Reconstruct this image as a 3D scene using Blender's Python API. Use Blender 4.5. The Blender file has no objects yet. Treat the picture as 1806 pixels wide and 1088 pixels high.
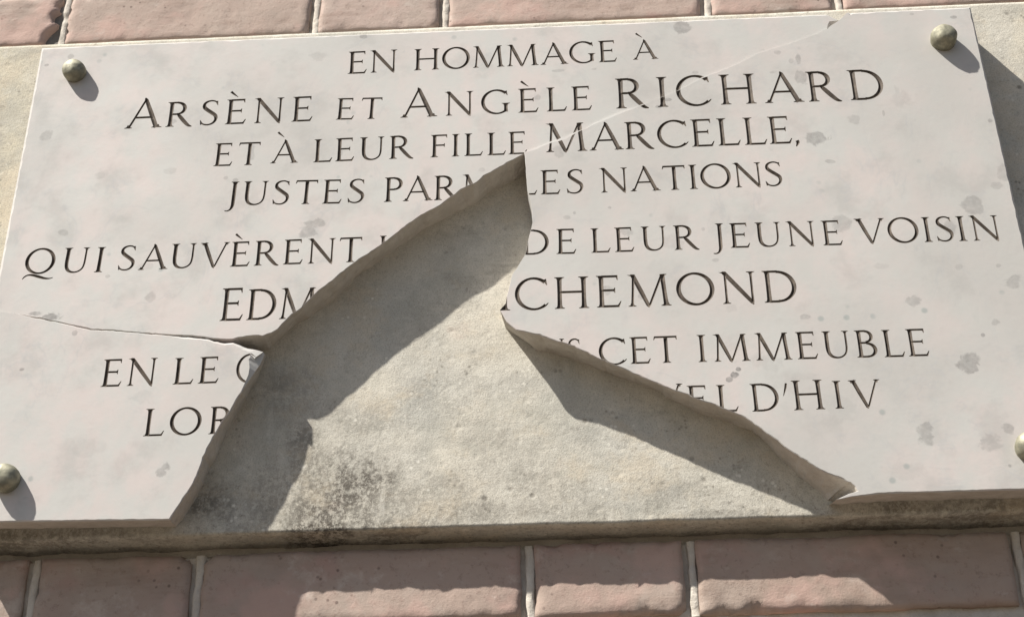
import bpy, bmesh, math, random
import numpy as np
from mathutils import Vector, Matrix, noise
from mathutils.geometry import delaunay_2d_cdt

C = bpy.context.scene
COL = C.collection
random.seed(7)

# ------------------------------------------------------------------ camera
Z0 = 1.95                      # height of the plaque's lower edge above the pavement
T = 0.028                      # plaque front stands this far in front of the stone (stone face: y = 0)
BR = 0.0185                    # the lower bricks lie this far behind the stone face
F_PX, PX, PY = 2471.0, 903.0, 544.0
CR = Vector((0.9985324, 0.05307108, -0.01078973))
CDN = Vector((-0.03567863, 0.4946798, -0.8683428))
CF = Vector((-0.0407442, 0.86745338, 0.49584712))
CAM = Vector((0.45095417, -T - 0.92451417, Z0 - 0.36892806))
cd = bpy.data.cameras.new('camera')
cam = bpy.data.objects.new('camera', cd)
COL.objects.link(cam)
cd.sensor_width = 36.0
cd.lens = F_PX / 1806.0 * 36.0
cd.clip_start = 0.02
cd.clip_end = 200
m = Matrix((CR, -CDN, -CF)).transposed().to_4x4()
m.translation = CAM
cam.matrix_world = m
C.camera = cam

# ------------------------------------------------------------------ sky, sun, exposure
SUN_V = Vector((1.46, 1.0, -2.13)).normalized()      # the way the light travels
w = bpy.data.worlds.new('World')
C.world = w
w.use_nodes = True
nt = w.node_tree
bg = nt.nodes['Background']
sky = nt.nodes.new('ShaderNodeTexSky')
sky.sky_type = 'NISHITA'
sky.sun_disc = False
sky.sun_elevation = math.asin(-SUN_V.z)
sky.sun_rotation = math.atan2(-SUN_V.x, -SUN_V.y)
sky.air_density = 1.0
sky.dust_density = 1.5
nt.links.new(sky.outputs[0], bg.inputs[0])
bg.inputs[1].default_value = 0.0550
sd = bpy.data.lights.new('sun', 'SUN')
sd.energy = 4.6
sd.angle = math.radians(0.8)
sd.color = (1.0, 0.965, 0.905)
sun = bpy.data.objects.new('sun', sd)
COL.objects.link(sun)
sun.rotation_euler = SUN_V.to_track_quat('-Z', 'Y').to_euler()
sun.location = (-3, -3, 5)
C.view_settings.view_transform = 'Standard'
C.view_settings.look = 'None'
C.view_settings.exposure = 0.95
C.view_settings.gamma = 1.0
C.view_settings.use_curve_mapping = False
C.render.engine = 'CYCLES'
C.cycles.max_bounces = 8


# ------------------------------------------------------------------ helpers
def ray(px, py):
    return (CF + CR * ((px - PX) / F_PX) + CDN * ((py - PY) / F_PX))


def at_y(px, py, y):
    """point of the vertical plane y where the photographed point lies"""
    d = ray(px, py)
    return CAM + d * ((y - CAM.y) / d.y)


def fbm(p, s, o=4, seed=0.0):
    return noise.fractal(Vector((p[0] * s + seed, p[1] * s + seed * 1.7, p[2] * s - seed)), 1.0, 2.0, o)


def mesh_obj(name, verts, faces, mats, parent=None, midx=None, smooth=False):
    me = bpy.data.meshes.new(name)
    me.from_pydata([tuple(v) for v in verts], [], faces)
    for mm in (mats if isinstance(mats, (list, tuple)) else [mats]):
        me.materials.append(mm)
    if midx is not None:
        me.polygons.foreach_set('material_index', midx)
    if smooth:
        me.polygons.foreach_set('use_smooth', [True] * len(me.polygons))
    me.update()
    o = bpy.data.objects.new(name, me)
    COL.objects.link(o)
    if parent:
        o.parent = parent
        o.matrix_parent_inverse = parent.matrix_world.inverted()
    return o


def empty(name, loc):
    o = bpy.data.objects.new(name, None)
    o.location = loc
    o.empty_display_size = 0.05
    COL.objects.link(o)
    bpy.context.view_layer.update()
    return o


def tag(o, label=None, cat=None, group=None, kind=None):
    for k, v in (('label', label), ('category', cat), ('group', group), ('kind', kind)):
        if v:
            o[k] = v


# ------------------------------------------------------------------ materials
class NB:
    def __init__(s, name):
        s.m = bpy.data.materials.new(name)
        s.m.use_nodes = True
        s.t = s.m.node_tree
        s.b = s.t.nodes['Principled BSDF']
        s.co = s.t.nodes.new('ShaderNodeTexCoord').outputs['Object']

    def n(s, typ, **kw):
        x = s.t.nodes.new(typ)
        for k, v in kw.items():
            setattr(x, k, v)
        return x

    def put(s, sock, v):
        if isinstance(v, bpy.types.NodeSocket):
            s.t.links.new(v, sock)
        else:
            sock.default_value = v

    def noise(s, scale, detail=4, rough=0.55, vec=None, dist=0.0, out='Fac'):
        x = s.n('ShaderNodeTexNoise')
        s.put(x.inputs['Vector'], vec or s.co)
        x.inputs['Scale'].default_value = scale
        x.inputs['Detail'].default_value = detail
        x.inputs['Roughness'].default_value = rough
        x.inputs['Distortion'].default_value = dist
        return x.outputs[out]

    def voro(s, scale, feature='F1', vec=None, rnd=1.0, out='Distance'):
        x = s.n('ShaderNodeTexVoronoi', feature=feature)
        s.put(x.inputs['Vector'], vec or s.co)
        x.inputs['Scale'].default_value = scale
        x.inputs['Randomness'].default_value = rnd
        return x.outputs[out]

    def ramp(s, v, a, b, lo=0.0, hi=1.0):
        x = s.n('ShaderNodeMapRange', interpolation_type='SMOOTHSTEP')
        s.put(x.inputs[0], v)
        for i, q in zip((1, 2, 3, 4), (a, b, lo, hi)):
            s.put(x.inputs[i], q)
        return x.outputs[0]

    def math(s, op, a, b=0.0, c=None):
        x = s.n('ShaderNodeMath', operation=op)
        s.put(x.inputs[0], a)
        s.put(x.inputs[1], b)
        if c is not None:
            s.put(x.inputs[2], c)
        return x.outputs[0]

    def mix(s, f, a, b, mode='MIX'):
        x = s.n('ShaderNodeMix', data_type='RGBA', blend_type=mode)
        s.put(x.inputs['Factor'], f)
        for k, v in (('A', a), ('B', b)):
            sock = [q for q in x.inputs if q.name == k and q.type == 'RGBA'][0]
            if not isinstance(v, bpy.types.NodeSocket) and len(v) == 3:
                v = (*v, 1)
            s.put(sock, v)
        return [q for q in x.outputs if q.type == 'RGBA'][0]

    def vscale(s, sc):
        x = s.n('ShaderNodeVectorMath', operation='MULTIPLY')
        s.put(x.inputs[0], s.co)
        x.inputs[1].default_value = sc
        return x.outputs[0]

    def blob(s, c, r, edge, nz):
        """0..1 patch round the world point c with radii r, its outline broken by the noise value nz"""
        x = s.n('ShaderNodeVectorMath', operation='MULTIPLY_ADD')
        s.put(x.inputs[0], s.co)
        sc = (1 / r[0], 0.0, 1 / r[1])
        x.inputs[1].default_value = sc
        x.inputs[2].default_value = (-c[0] * sc[0], 0.0, -c[2] * sc[2])
        l = s.n('ShaderNodeVectorMath', operation='LENGTH')
        s.put(l.inputs[0], x.outputs[0])
        d = s.math('ADD', l.outputs['Value'], nz)
        return s.ramp(d, 1.0 + edge, 1.0 - edge)

    def bump(s, h, strength, dist, normal=None):
        x = s.n('ShaderNodeBump')
        x.inputs['Strength'].default_value = strength
        x.inputs['Distance'].default_value = dist
        s.put(x.inputs['Height'], h)
        if normal is not None:
            s.put(x.inputs['Normal'], normal)
        return x.outputs[0]

    def done(s, col=None, rough=None, normal=None, spec=0.3, metal=0.0):
        if col is not None:
            s.put(s.b.inputs['Base Color'], col)
        if rough is not None:
            s.put(s.b.inputs['Roughness'], rough)
        if normal is not None:
            s.put(s.b.inputs['Normal'], normal)
        s.b.inputs['Specular IOR Level'].default_value = spec
        s.b.inputs['Metallic'].default_value = metal
        return s.m


# grey bruises and dull spots of the marble: photo x, y, radii, strength
STAINS = [(1225, 128, 6, 3, .3), (1160, 190, 5, 3, .45), (1178, 178, 6, 2.5, .5), (1240, 405, 3, 3, .3), (1013, 377, 3, 3, .4), (1075, 368, 3, 2, .4), (415, 318, 4, 2.5, .35), (398, 314, 4, 3, .3), (1290, 545, 10, 7, .12), (1130, 520, 4, 7, .35), (1395, 110, 4, 4, .3), (1362, 130, 6, 3, .28), (1260, 460, 6, 3, .3), (1552, 470, 12, 5, .14), (1690, 472, 9, 5, .2), (1760, 470, 5, 4, .3), (850, 300, 6, 4, .25), (305, 215, 8, 5, .3), (125, 100, 5, 4, .3), (82, 115, 4, 3, .35), (1420, 665, 20, 6, .10),
          (1440, 246, 19, 10, .50), (1203, 49, 15, 13, .50), (545, 409, 13, 11, .40), (556, 394, 17, 7, .38), (80, 238, 12, 10, .28),
          (1712, 638, 15, 15, .5), (1705, 646, 14, 10, .55), (1634, 767, 11, 17, .42), (1745, 781, 17, 11, .28), (1778, 757, 8, 7, .4),
          (1714, 362, 14, 15, .40), (1772, 308, 12, 13, .28), (1757, 328, 12, 6, .25), (1412, 138, 11, 11, .42), (1407, 105, 5, 9, .45),
          (293, 822, 9, 8, .48), (284, 833, 8, 8, .42), (265, 525, 9, 9, .28), (58, 553, 11, 4, .55), (89, 559, 14, 7, .6), (40, 652, 5, 3, .55),
          (112, 410, 8, 5, .28), (1484, 394, 16, 12, .32), (1674, 403, 10, 13, .32), (1787, 498, 15, 12, .35), (1610, 532, 11, 7, .36),
          (1505, 213, 11, 8, .25), (1463, 287, 9, 4, .38), (1680, 33, 6, 3, .55), (1558, 202, 3, 7, .36), (1733, 592, 3, 3, .55),
          (1755, 570, 6, 6, .35), (1421, 560, 8, 4, .32), (1107, 410, 11, 9, .32), (1180, 430, 20, 13, .16), (985, 272, 11, 11, .30),
          (1780, 822, 3, 3, .5), (640, 65, 6, 4, .45), (1372, 95, 6, 4, .35), (1066, 508, 4, 3, .4), (1302, 652, 4, 3, .8), (1296, 662, 6, 4, .85), (1285, 670, 5, 3, .6), (947, 172, 5, 4, .3),
          (1071, 512, 12, 6, .26), (442, 268, 7, 12, .28), (560, 100, 16, 9, .16), (1350, 640, 20, 14, .12), (1590, 175, 14, 20, .14),
          (985, 125, 12, 3, .3), (1048, 122, 6, 2.5, .3), (1000, 385, 6, 4, .26), (1345, 30, 4, 4, .3), (1608, 28, 5, 3, .3), (1745, 215, 4, 3, .45),
          (300, 300, 10, 6, .15), (180, 310, 12, 8, .14), (255, 470, 14, 6, .15), (133, 588, 4, 4, .35), (190, 487, 4, 3, .3), (600, 270, 5, 6, .2),
          (250, 700, 18, 10, .09), (160, 790, 22, 14, .08), (1480, 720, 22, 16, .09), (1600, 830, 24, 12, .10)]


def mat_marble():
    q = NB('honed_white_marble')
    big = q.noise(7, 3, .5)
    mid = q.noise(26, 5, .6)
    tint = q.noise(34, 4, .6, vec=q.vscale((1, 1, .8)))
    fine = q.noise(160, 4, .6)
    col = q.mix(q.ramp(tint, .36, .66), (.466, .455, .423), (.508, .454, .422))
    col = q.mix(q.math('MULTIPLY', q.ramp(big, .40, .68), .8), col, (.418, .402, .372))
    col = q.mix(q.math('MULTIPLY', q.ramp(mid, .50, .70), .42), col, (.345, .330, .308))
    col = q.mix(q.math('MULTIPLY', q.ramp(fine, .58, .8), .12), col, (.29, .275, .255))
    # small dull specks
    sp = q.voro(62)
    gate = q.ramp(q.noise(24, 2, .5), .58, .68)
    col = q.mix(q.math('MULTIPLY', q.math('MULTIPLY', q.ramp(sp, .20, .08), gate), .62), col, (.26, .285, .27))
    # faint grey veins
    v1 = q.math('ABSOLUTE', q.math('SUBTRACT', q.noise(9, 5, .6, dist=1.3), .5))
    col = q.mix(q.math('MULTIPLY', q.math('MULTIPLY', q.ramp(v1, .018, .0), q.ramp(mid, .4, .6)), .25), col, (.36, .36, .36))
    nz = q.math('MULTIPLY_ADD', q.noise(85, 4, .6, dist=.8), 2.6, -1.3)
    st = None
    for (x, y, rx, ry, k) in STAINS:
        p = at_y(x, y, -T)
        b = q.math('MULTIPLY', q.blob(p, (rx / 2150, ry / 1850), .20, nz), k)
        st = b if st is None else q.math('MAXIMUM', st, b)
    mott = q.ramp(q.noise(210, 3, .7), .25, .7, .65, 1.25)
    st = q.math('MULTIPLY', st, mott)
    col = q.mix(st, col, (.20, .19, .18))
    rough = q.math('ADD', q.ramp(mid, .3, .7, .62, .75), q.math('MULTIPLY', st, .3))
    nrm = q.bump(fine, .06, .002)
    nrm = q.bump(q.math('MULTIPLY', st, mott), .12, .0004, nrm)
    return q.done(col, rough, nrm, .22)


def mat_fracture():
    q = NB('broken_marble')
    a = q.noise(70, 6, .65)
    b = q.noise(420, 4, .7)
    c = q.noise(18, 4, .6)
    col = q.mix(q.ramp(a, .3, .7), (.42, .385, .335), (.52, .485, .43))
    col = q.mix(q.math('MULTIPLY', q.ramp(c, .5, .75), .35), col, (.38, .32, .26))
    c2 = q.noise(900, 3, .7)
    col = q.mix(q.math('MULTIPLY', q.ramp(c2, .55, .72), .5), col, (.66, .62, .56))
    col = q.mix(q.math('MULTIPLY', q.ramp(b, .56, .74), .45), col, (.27, .23, .19))
    nrm = q.bump(a, .3, .003)
    nrm = q.bump(b, .45, .0009, nrm)
    return q.done(col, .75, nrm, .2)


def mat_letter():
    q = NB('dark_letter_paint')
    a = q.noise(120, 4, .6)
    b = q.noise(700, 3, .6)
    col = q.mix(q.ramp(a, .35, .72), (.064, .051, .040), (.130, .106, .084))
    col = q.mix(q.math('MULTIPLY', q.ramp(b, .60, .76), .5), col, (.24, .21, .18))
    return q.done(col, .7, None, .15)


def mat_stone():
    q = NB('weathered_limestone')
    big = q.noise(9, 4, .55)
    mid = q.noise(38, 5, .62)
    fine = q.noise(260, 5, .68)
    grain = q.noise(900, 2, .6)
    sep = q.n('ShaderNodeSeparateXYZ')
    q.put(sep.inputs[0], q.co)
    X, Z = sep.outputs['X'], sep.outputs['Z']
    n1 = q.math('MULTIPLY_ADD', q.noise(20, 4, .6), .12, -.06)
    xw = q.math('ADD', X, n1)
    col = q.mix(q.ramp(big, .3, .7), (.545, .505, .422), (.505, .478, .412))
    # bare outer margins: yellower, rougher stone
    side = q.math('MAXIMUM', q.ramp(xw, .05, -.03), q.ramp(xw, .83, .89))
    col = q.mix(q.math('MULTIPLY', side, .75), col, (.56, .50, .365))
    col = q.mix(q.math('MULTIPLY', q.ramp(q.noise(17, 5, .68), .44, .66), .70), col, (.37, .355, .30))
    col = q.mix(q.math('MULTIPLY', q.ramp(mid, .48, .70), .55), col, (.37, .34, .285))
    col = q.mix(q.math('MULTIPLY', q.ramp(q.noise(30, 4, .6, vec=q.vscale((1, 1, 1.6))), .56, .74), .55), col, (.64, .60, .50))
    # rusty pink breath of old mortar
    col = q.mix(q.math('MULTIPLY', q.ramp(q.noise(24, 3, .6), .60, .75), .35), col, (.47, .36, .29))
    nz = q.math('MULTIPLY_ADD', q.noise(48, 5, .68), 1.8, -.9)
    # lichen and soot, lower left of the gap; ledge: grime and painted shade
    dirt_shade = None
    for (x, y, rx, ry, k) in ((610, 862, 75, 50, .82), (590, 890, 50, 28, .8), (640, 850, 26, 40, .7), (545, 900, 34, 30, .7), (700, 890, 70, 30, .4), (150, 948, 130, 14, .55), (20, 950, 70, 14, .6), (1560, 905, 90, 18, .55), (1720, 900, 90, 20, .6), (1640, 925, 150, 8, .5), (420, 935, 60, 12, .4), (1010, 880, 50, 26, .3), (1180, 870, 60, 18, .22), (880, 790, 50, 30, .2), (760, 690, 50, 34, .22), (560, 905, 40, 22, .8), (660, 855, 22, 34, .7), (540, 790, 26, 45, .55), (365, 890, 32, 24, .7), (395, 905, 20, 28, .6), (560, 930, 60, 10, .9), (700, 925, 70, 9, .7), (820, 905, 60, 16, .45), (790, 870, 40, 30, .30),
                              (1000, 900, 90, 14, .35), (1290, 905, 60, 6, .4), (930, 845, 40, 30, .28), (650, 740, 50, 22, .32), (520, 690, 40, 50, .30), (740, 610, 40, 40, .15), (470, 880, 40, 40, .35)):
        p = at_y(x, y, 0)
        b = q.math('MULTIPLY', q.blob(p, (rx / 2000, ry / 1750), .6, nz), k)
        dirt_shade = b if dirt_shade is None else q.math('MAXIMUM', dirt_shade, b)
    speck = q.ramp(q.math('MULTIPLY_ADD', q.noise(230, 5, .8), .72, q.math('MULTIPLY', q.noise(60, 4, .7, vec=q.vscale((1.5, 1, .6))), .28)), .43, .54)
    col = q.mix(q.math('MULTIPLY', dirt_shade, q.math('MULTIPLY_ADD', speck, .80, .26)), col, (.058, .048, .038))
    # scattered dark pores, denser near the bottom
    po = q.voro(75)
    gate = q.ramp(q.noise(23, 3, .6), .52, .64)
    sm = q.noise(26, 5, .7, vec=q.vscale((.55, 1, 1.7)))
    col = q.mix(q.math('MULTIPLY', q.ramp(sm, .54, .72), .65), col, (.275, .262, .222))
    sv = q.noise(34, 4, .65, vec=q.vscale((1.7, 1, .5)))
    col = q.mix(q.math('MULTIPLY', q.ramp(sv, .56, .72), .5), col, (.60, .57, .50))
    col = q.mix(q.math('MULTIPLY', q.ramp(q.noise(5.5, 3, .6), .50, .66), .35), col, (.42, .42, .39))
    tn = q.noise(13, 5, .7, vec=q.vscale((1, 1, 1.25)))
    col = q.mix(q.math('MULTIPLY', q.ramp(tn, .50, .64), .55), col, (.50, .43, .325))
    col = q.mix(q.math('MULTIPLY', q.ramp(tn, .46, .34), .55), col, (.62, .59, .51))
    ps = q.voro(210)
    g2 = q.ramp(q.noise(19, 4, .68), .50, .66)
    col = q.mix(q.math('MULTIPLY', q.math('MULTIPLY', q.ramp(ps, .34, .12), g2), .62), col, (.15, .135, .11))
    col = q.mix(q.math('MULTIPLY', q.math('MULTIPLY', q.ramp(po, .22, .08), gate), .70), col, (.13, .115, .095))
    low = q.ramp(Z, Z0 + .075, Z0 - .01)
    col = q.mix(q.math('MULTIPLY', q.math('MULTIPLY', q.ramp(fine, .53, .68), q.math('MULTIPLY_ADD', low, .55, .26)), 1.0), col, (.17, .15, .125))
    col = q.mix(q.math('MULTIPLY', q.ramp(grain, .48, .66), .42), col, (.22, .20, .17))
    # crumbs of white lime
    g3 = q.noise(520, 3, .7)
    col = q.mix(q.math('MULTIPLY', q.ramp(g3, .56, .70), .45), col, (.68, .64, .54))
    li = q.voro(130)
    col = q.mix(q.math('MULTIPLY', q.math('MULTIPLY', q.ramp(li, .22, .1), q.ramp(q.noise(22, 3, .6), .52, .64)), .7), col, (.66, .63, .55))
    nrm = q.bump(mid, .09, .0025)
    nrm = q.bump(fine, .42, .0011, nrm)
    nrm = q.bump(grain, .3, .0005, nrm)
    nrm = q.bump(q.ramp(po, .0, .3), .25, .001, nrm)
    return q.done(col, .9, nrm, .15)


def mat_brick():
    q = NB('pale_red_brick')
    at = q.n('ShaderNodeAttribute', attribute_name='tint')
    big = q.noise(16, 4, .6)
    st = q.noise(40, 5, .62, vec=q.vscale((.35, 1, 1.6)))
    fine = q.noise(240, 5, .72)
    col = q.mix(at.outputs['Fac'], (.345, .262, .214), (.405, .316, .270))
    col = q.mix(q.math('MULTIPLY', q.ramp(big, .42, .70), .75), col, (.385, .318, .268))
    col = q.mix(q.math('MULTIPLY', q.ramp(q.noise(20, 3, .6, vec=q.vscale((1, 1, 1.3))), .54, .75), .7), col, (.395, .255, .218))
    col = q.mix(q.math('MULTIPLY', q.ramp(st, .48, .74), .6), col, (.25, .18, .145))
    col = q.mix(q.math('MULTIPLY', q.ramp(q.noise(60, 4, .6, vec=q.vscale((.6, 1, 1))), .58, .75), .35), col, (.47, .39, .335))
    col = q.mix(q.math('MULTIPLY', q.ramp(fine, .54, .68), .45), col, (.20, .14, .115))
    pr = q.voro(120)
    col = q.mix(q.math('MULTIPLY', q.math('MULTIPLY', q.ramp(pr, .2, .08), q.ramp(q.noise(25, 3, .6), .48, .62)), .7), col, (.12, .085, .07))
    col = q.mix(q.math('MULTIPLY', q.ramp(q.noise(11, 5, .7), .52, .70), .6), col, (.30, .245, .205))
    col = q.mix(q.math('MULTIPLY', q.ramp(q.noise(15, 4, .6), .52, .66), .75), col, (.455, .315, .265))
    col = q.mix(q.math('MULTIPLY', q.ramp(q.noise(33, 5, .7), .55, .70), .6), col, (.48, .41, .355))
    nrm = q.bump(st, .10, .003)
    nrm = q.bump(fine, .4, .0012, nrm)
    return q.done(col, .9, nrm, .15)


def mat_mortar():
    q = NB('lime_mortar')
    a = q.noise(60, 5, .65)
    f = q.noise(420, 4, .7)
    col = q.mix(q.ramp(a, .3, .7), (.43, .385, .33), (.53, .485, .42))
    col = q.mix(q.math('MULTIPLY', q.ramp(f, .5, .7), .3), col, (.28, .24, .20))
    gz = q.math('MULTIPLY_ADD', q.noise(60, 4, .65), 1.2, -.6)
    p = at_y(101, 40, .006)
    gr = q.math('MAXIMUM', q.blob(p, (.0062, .028), .3, gz), q.blob(at_y(88, 72, .006), (.012, .006), .3, gz))
    col = q.mix(q.math('MULTIPLY', gr, .8), col, (.10, .095, .09))
    nrm = q.bump(a, .4, .004)
    nrm = q.bump(f, .4, .0012, nrm)
    return q.done(col, .92, nrm, .1)


def mat_stud():
    q = NB('weathered_brass')
    a = q.noise(160, 5, .65)
    b = q.noise(45, 3, .6)
    col = q.mix(q.ramp(a, .35, .7), (.33, .31, .225), (.20, .19, .145))
    col = q.mix(q.math('MULTIPLY', q.ramp(b, .45, .7), .5), col, (.17, .17, .12))
    rough = q.ramp(a, .3, .7, .56, .74)
    return q.done(col, rough, q.bump(a, .35, .0008), .4, .45)


def mat_ground():
    q = NB('grey_pavement')
    a = q.noise(3, 5, .6)
    col = q.mix(q.ramp(a, .3, .7), (.12, .10, .08), (.16, .135, .11))
    return q.done(col, .9, None, .1)


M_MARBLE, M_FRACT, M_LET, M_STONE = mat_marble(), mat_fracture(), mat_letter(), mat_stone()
M_BRICK, M_MORTAR, M_STUD, M_GROUND = mat_brick(), mat_mortar(), mat_stud(), mat_ground()

# ------------------------------------------------------------------ setting: unseen pavement, added for its bounce light; brick wall
g = mesh_obj('pavement', [(-12, -14, 0), (13, -14, 0), (13, 1, 0), (-12, 1, 0)], [(0, 1, 2, 3)], M_GROUND)
tag(g, 'unseen grey pavement added below the brick wall to bounce light', 'pavement', kind='structure')


def brick_geo(V, Fc, TN, x0, x1, z0, z1, yf, depth, seed, chips=()):
    """one brick: rounded, slightly crooked front and four sides"""
    nx, nz = max(8, int((x1 - x0) / .004)), max(6, int((z1 - z0) / .004))
    base = len(V)
    t = random.Random(seed).random() * .5 + (.5 if z0 > Z0 + .2 else 0.0)
    r = .0012
    rows = []
    for j in range(-2, nz + 3):
        row = []
        for i in range(-2, nx + 3):
            u = min(max(i, 0), nx) / nx
            v = min(max(j, 0), nz) / nz
            x, z = x0 + (x1 - x0) * u, z0 + (z1 - z0) * v
            e = min(x - x0, x1 - x, z - z0, z1 - z)
            wob = .0013 * fbm((x, seed * 3.1, z), 28, 3) + .0005 * fbm((x, seed, z), 110, 2)
            k = max(0.0, 1 - e / r)
            y = yf + r * (1 - math.sqrt(max(0, 1 - k * k))) + .0005 * fbm((x, seed, z), 30, 3) + .0008 * max(0, fbm((x, seed, z), 140, 4) - .25) * 3 + .0014 * max(0, fbm((x, seed * 2.2, z), 75, 3) - .10) * max(0, 1 - e / .007) * 3
            for (cx, cz, cr, dep) in chips:
                d = math.hypot(x - cx, (z - cz)) / cr + .45 * fbm((x, 3, z), 90, 3)
                if d < 1:
                    y += dep * min(1, (1 - d) * 3.0)
            # outline wobble grows to the rim
            f = min(1.0, max(0.0, 1 - e / .012))
            x += wob * f * (1 if u > .5 else -1)
            z += wob * f * (1 if v > .5 else -1)
            lay = max(-i, i - nx, -j, j - nz, 0)
            if lay == 1:
                y = max(y, yf + r)
                y += .004
            elif lay == 2:
                y = yf + depth
            row.append(len(V))
            V.append((x, y, z))
            TN.append(t)
        rows.append(row)
    for j in range(len(rows) - 1):
        for i in range(len(rows[0]) - 1):
            Fc.append((rows[j][i], rows[j][i + 1], rows[j + 1][i + 1], rows[j + 1][i]))


def mortar_sheet(V, Fc, x0, x1, z0, z1, y, seed):
    nx, nz = int((x1 - x0) / .004), max(3, int((z1 - z0) / .003))
    b = len(V)
    for j in range(nz + 1):
        for i in range(nx + 1):
            x, z = x0 + (x1 - x0) * i / nx, z0 + (z1 - z0) * j / nz
            V.append((x, y + .0016 * fbm((x, seed, z), 60, 4), z))
    for j in range(nz):
        for i in range(nx):
            a = b + j * (nx + 1) + i
            Fc.append((a, a + 1, a + nx + 2, a + nx + 1))


wall = empty('brick_wall', (0.4, 0, 0))
tag(wall, 'pale pinkish brick wall with light mortar joints framing the stone slab', 'wall', kind='thing')
V, Fc, TN = [], [], []
HJ = .0050                                  # half a joint
TOP_Z, YT = Z0 + .4645, .0005                # lower edge of the course above the slab
tj = [-.4600, -.3455, -.2310, -.1160 + .0, .0013, .2318, .3485, .5819, .6966, .9300, 1.046, 1.28]
tj = [-.462, -.347, -.2295, .0013, .2318, .3485, .5819, .6966, .9300, 1.046, 1.28]
for k in range(len(tj) - 1):
    a, b = tj[k] + HJ, tj[k + 1] - HJ
    ch = []
    if abs(tj[k + 1] - .0013) < 1e-6:
        ch = [(b + .000, TOP_Z + .000, .0150, .013), (b, TOP_Z + .018, .0075, .011), (b, TOP_Z + .035, .0070, .011), (b, TOP_Z + .05, .006, .010)]
    if abs(tj[k + 1] - .2318) < 1e-6:
        ch = [(b, TOP_Z, .006, .005)]
    if abs(tj[k + 1] - .3485) < 1e-6:
        ch = [(b, TOP_Z, .006, .005)]
    brick_geo(V, Fc, TN, a, b, TOP_Z + .0012, TOP_Z + .0585, YT, .09, 11 + k, ch)
for r_ in range(1, 7):                      # courses further up
    z = TOP_Z + r_ * .0690
    off = .06 if r_ % 2 else 0
    x = -.47 + off
    k = 0
    while x < 1.3:
        L = .2305 if (k + r_) % 2 else .1165
        brick_geo(V, Fc, TN, x + HJ, x + L - HJ, z, z + .0585, YT, .09, 400 + r_ * 20 + k)
        x += L
        k += 1
def brickwork():
    global V, Fc, TN
    bo = mesh_obj('brickwork', V, Fc, M_BRICK, wall, smooth=True)
    bo.data.attributes.new('tint', 'FLOAT', 'POINT').data.foreach_set('value', TN)
    V, Fc, TN = [], [], []


brickwork()
BOT_Z = Z0 - .0120
bj = [-.4145, -.3000, -.1830, .0503, .1720, .4142, .5313, .7639, .8810, 1.1140, 1.231]
for k in range(len(bj) - 1):
    a, b = bj[k] + HJ, bj[k + 1] - HJ
    ch = []
    if abs(bj[k + 1] - .172) < 1e-6:
        ch = [(b, BOT_Z, .008, .007)]
    if abs(bj[k] - .172) < 1e-6:
        ch = [(a, BOT_Z, .006, .006)]
    if abs(bj[k] - .5313) < 1e-6:
        ch = [(.575, BOT_Z - .054, .006, .004), (.552, BOT_Z - .0545, .005, .004)]
    if abs(bj[k + 1] - .5313) < 1e-6:
        ch = [(.500, BOT_Z - .0545, .006, .004), (.525, BOT_Z - .0545, .006, .005)]
    brick_geo(V, Fc, TN, a, b, BOT_Z - .0545, BOT_Z, BR, .09, 131 + k, ch)
for r_ in range(1, 8):
    z = BOT_Z - .0545 - r_ * .0650
    x = -.47 - (.06 if r_ % 2 else 0)
    k = 0
    while x < 1.3:
        L = .2305 if (k + r_) % 2 else .1165
        brick_geo(V, Fc, TN, x + HJ, x + L - HJ, z, z + .0545, BR, .09, 200 + r_ * 20 + k)
        x += L
        k += 1
brickwork()
def bead(x, z0, z1, yf, seed):
    """the ribbon of pointing that stands in a joint"""
    n = max(10, int((z1 - z0) / .002))
    prof_ = [(-.0029, .0065), (-.0026, .0024), (-.0020, .0014), (0, .0011), (.0020, .0013), (.0031, .0018), (.0037, .0065)]
    b = len(V)
    for j in range(n + 1):
        z = z0 + (z1 - z0) * j / n
        for (dx, dy) in prof_:
            k = .0012 * fbm((seed, dx * 60, z), 75, 4)
            V.append((x + .0014 + dx + .0008 * fbm((seed, 1, z), 30, 2) + k, yf + dy + .9 * abs(k) + .0022 * max(0, fbm((seed, 8, z), 55, 3) - .2), z))
    m_ = len(prof_)
    for j in range(n):
        for i in range(m_ - 1):
            a = b + j * m_ + i
            Fc.append((a, a + 1, a + m_ + 1, a + m_))


V, Fc = [], []
mortar_sheet(V, Fc, -.49, 1.32, TOP_Z + .0015, TOP_Z + .4750, YT + .0062, 1.0)
for k, x in enumerate(tj[1:-1]):
    bead(x, TOP_Z + .0015, TOP_Z + .0590, YT - .0002, 3.1 * k)
mesh_obj('mortar', V, Fc, M_MORTAR, wall, smooth=True)
V, Fc = [], []
mortar_sheet(V, Fc, -.49, 1.32, BOT_Z - .5100, BOT_Z - .0015, BR + .0062, 2.0)
mortar_sheet(V, Fc, -.49, 1.32, BOT_Z - .0035, BOT_Z + .012, BR + .0130, 3.0)
for k, x in enumerate(bj[1:-1]):
    bead(x, BOT_Z - .0560, BOT_Z - .0005, BR + .0004, 7.7 * k)
mesh_obj('mortar', V, Fc, M_MORTAR, wall, smooth=True)

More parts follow.
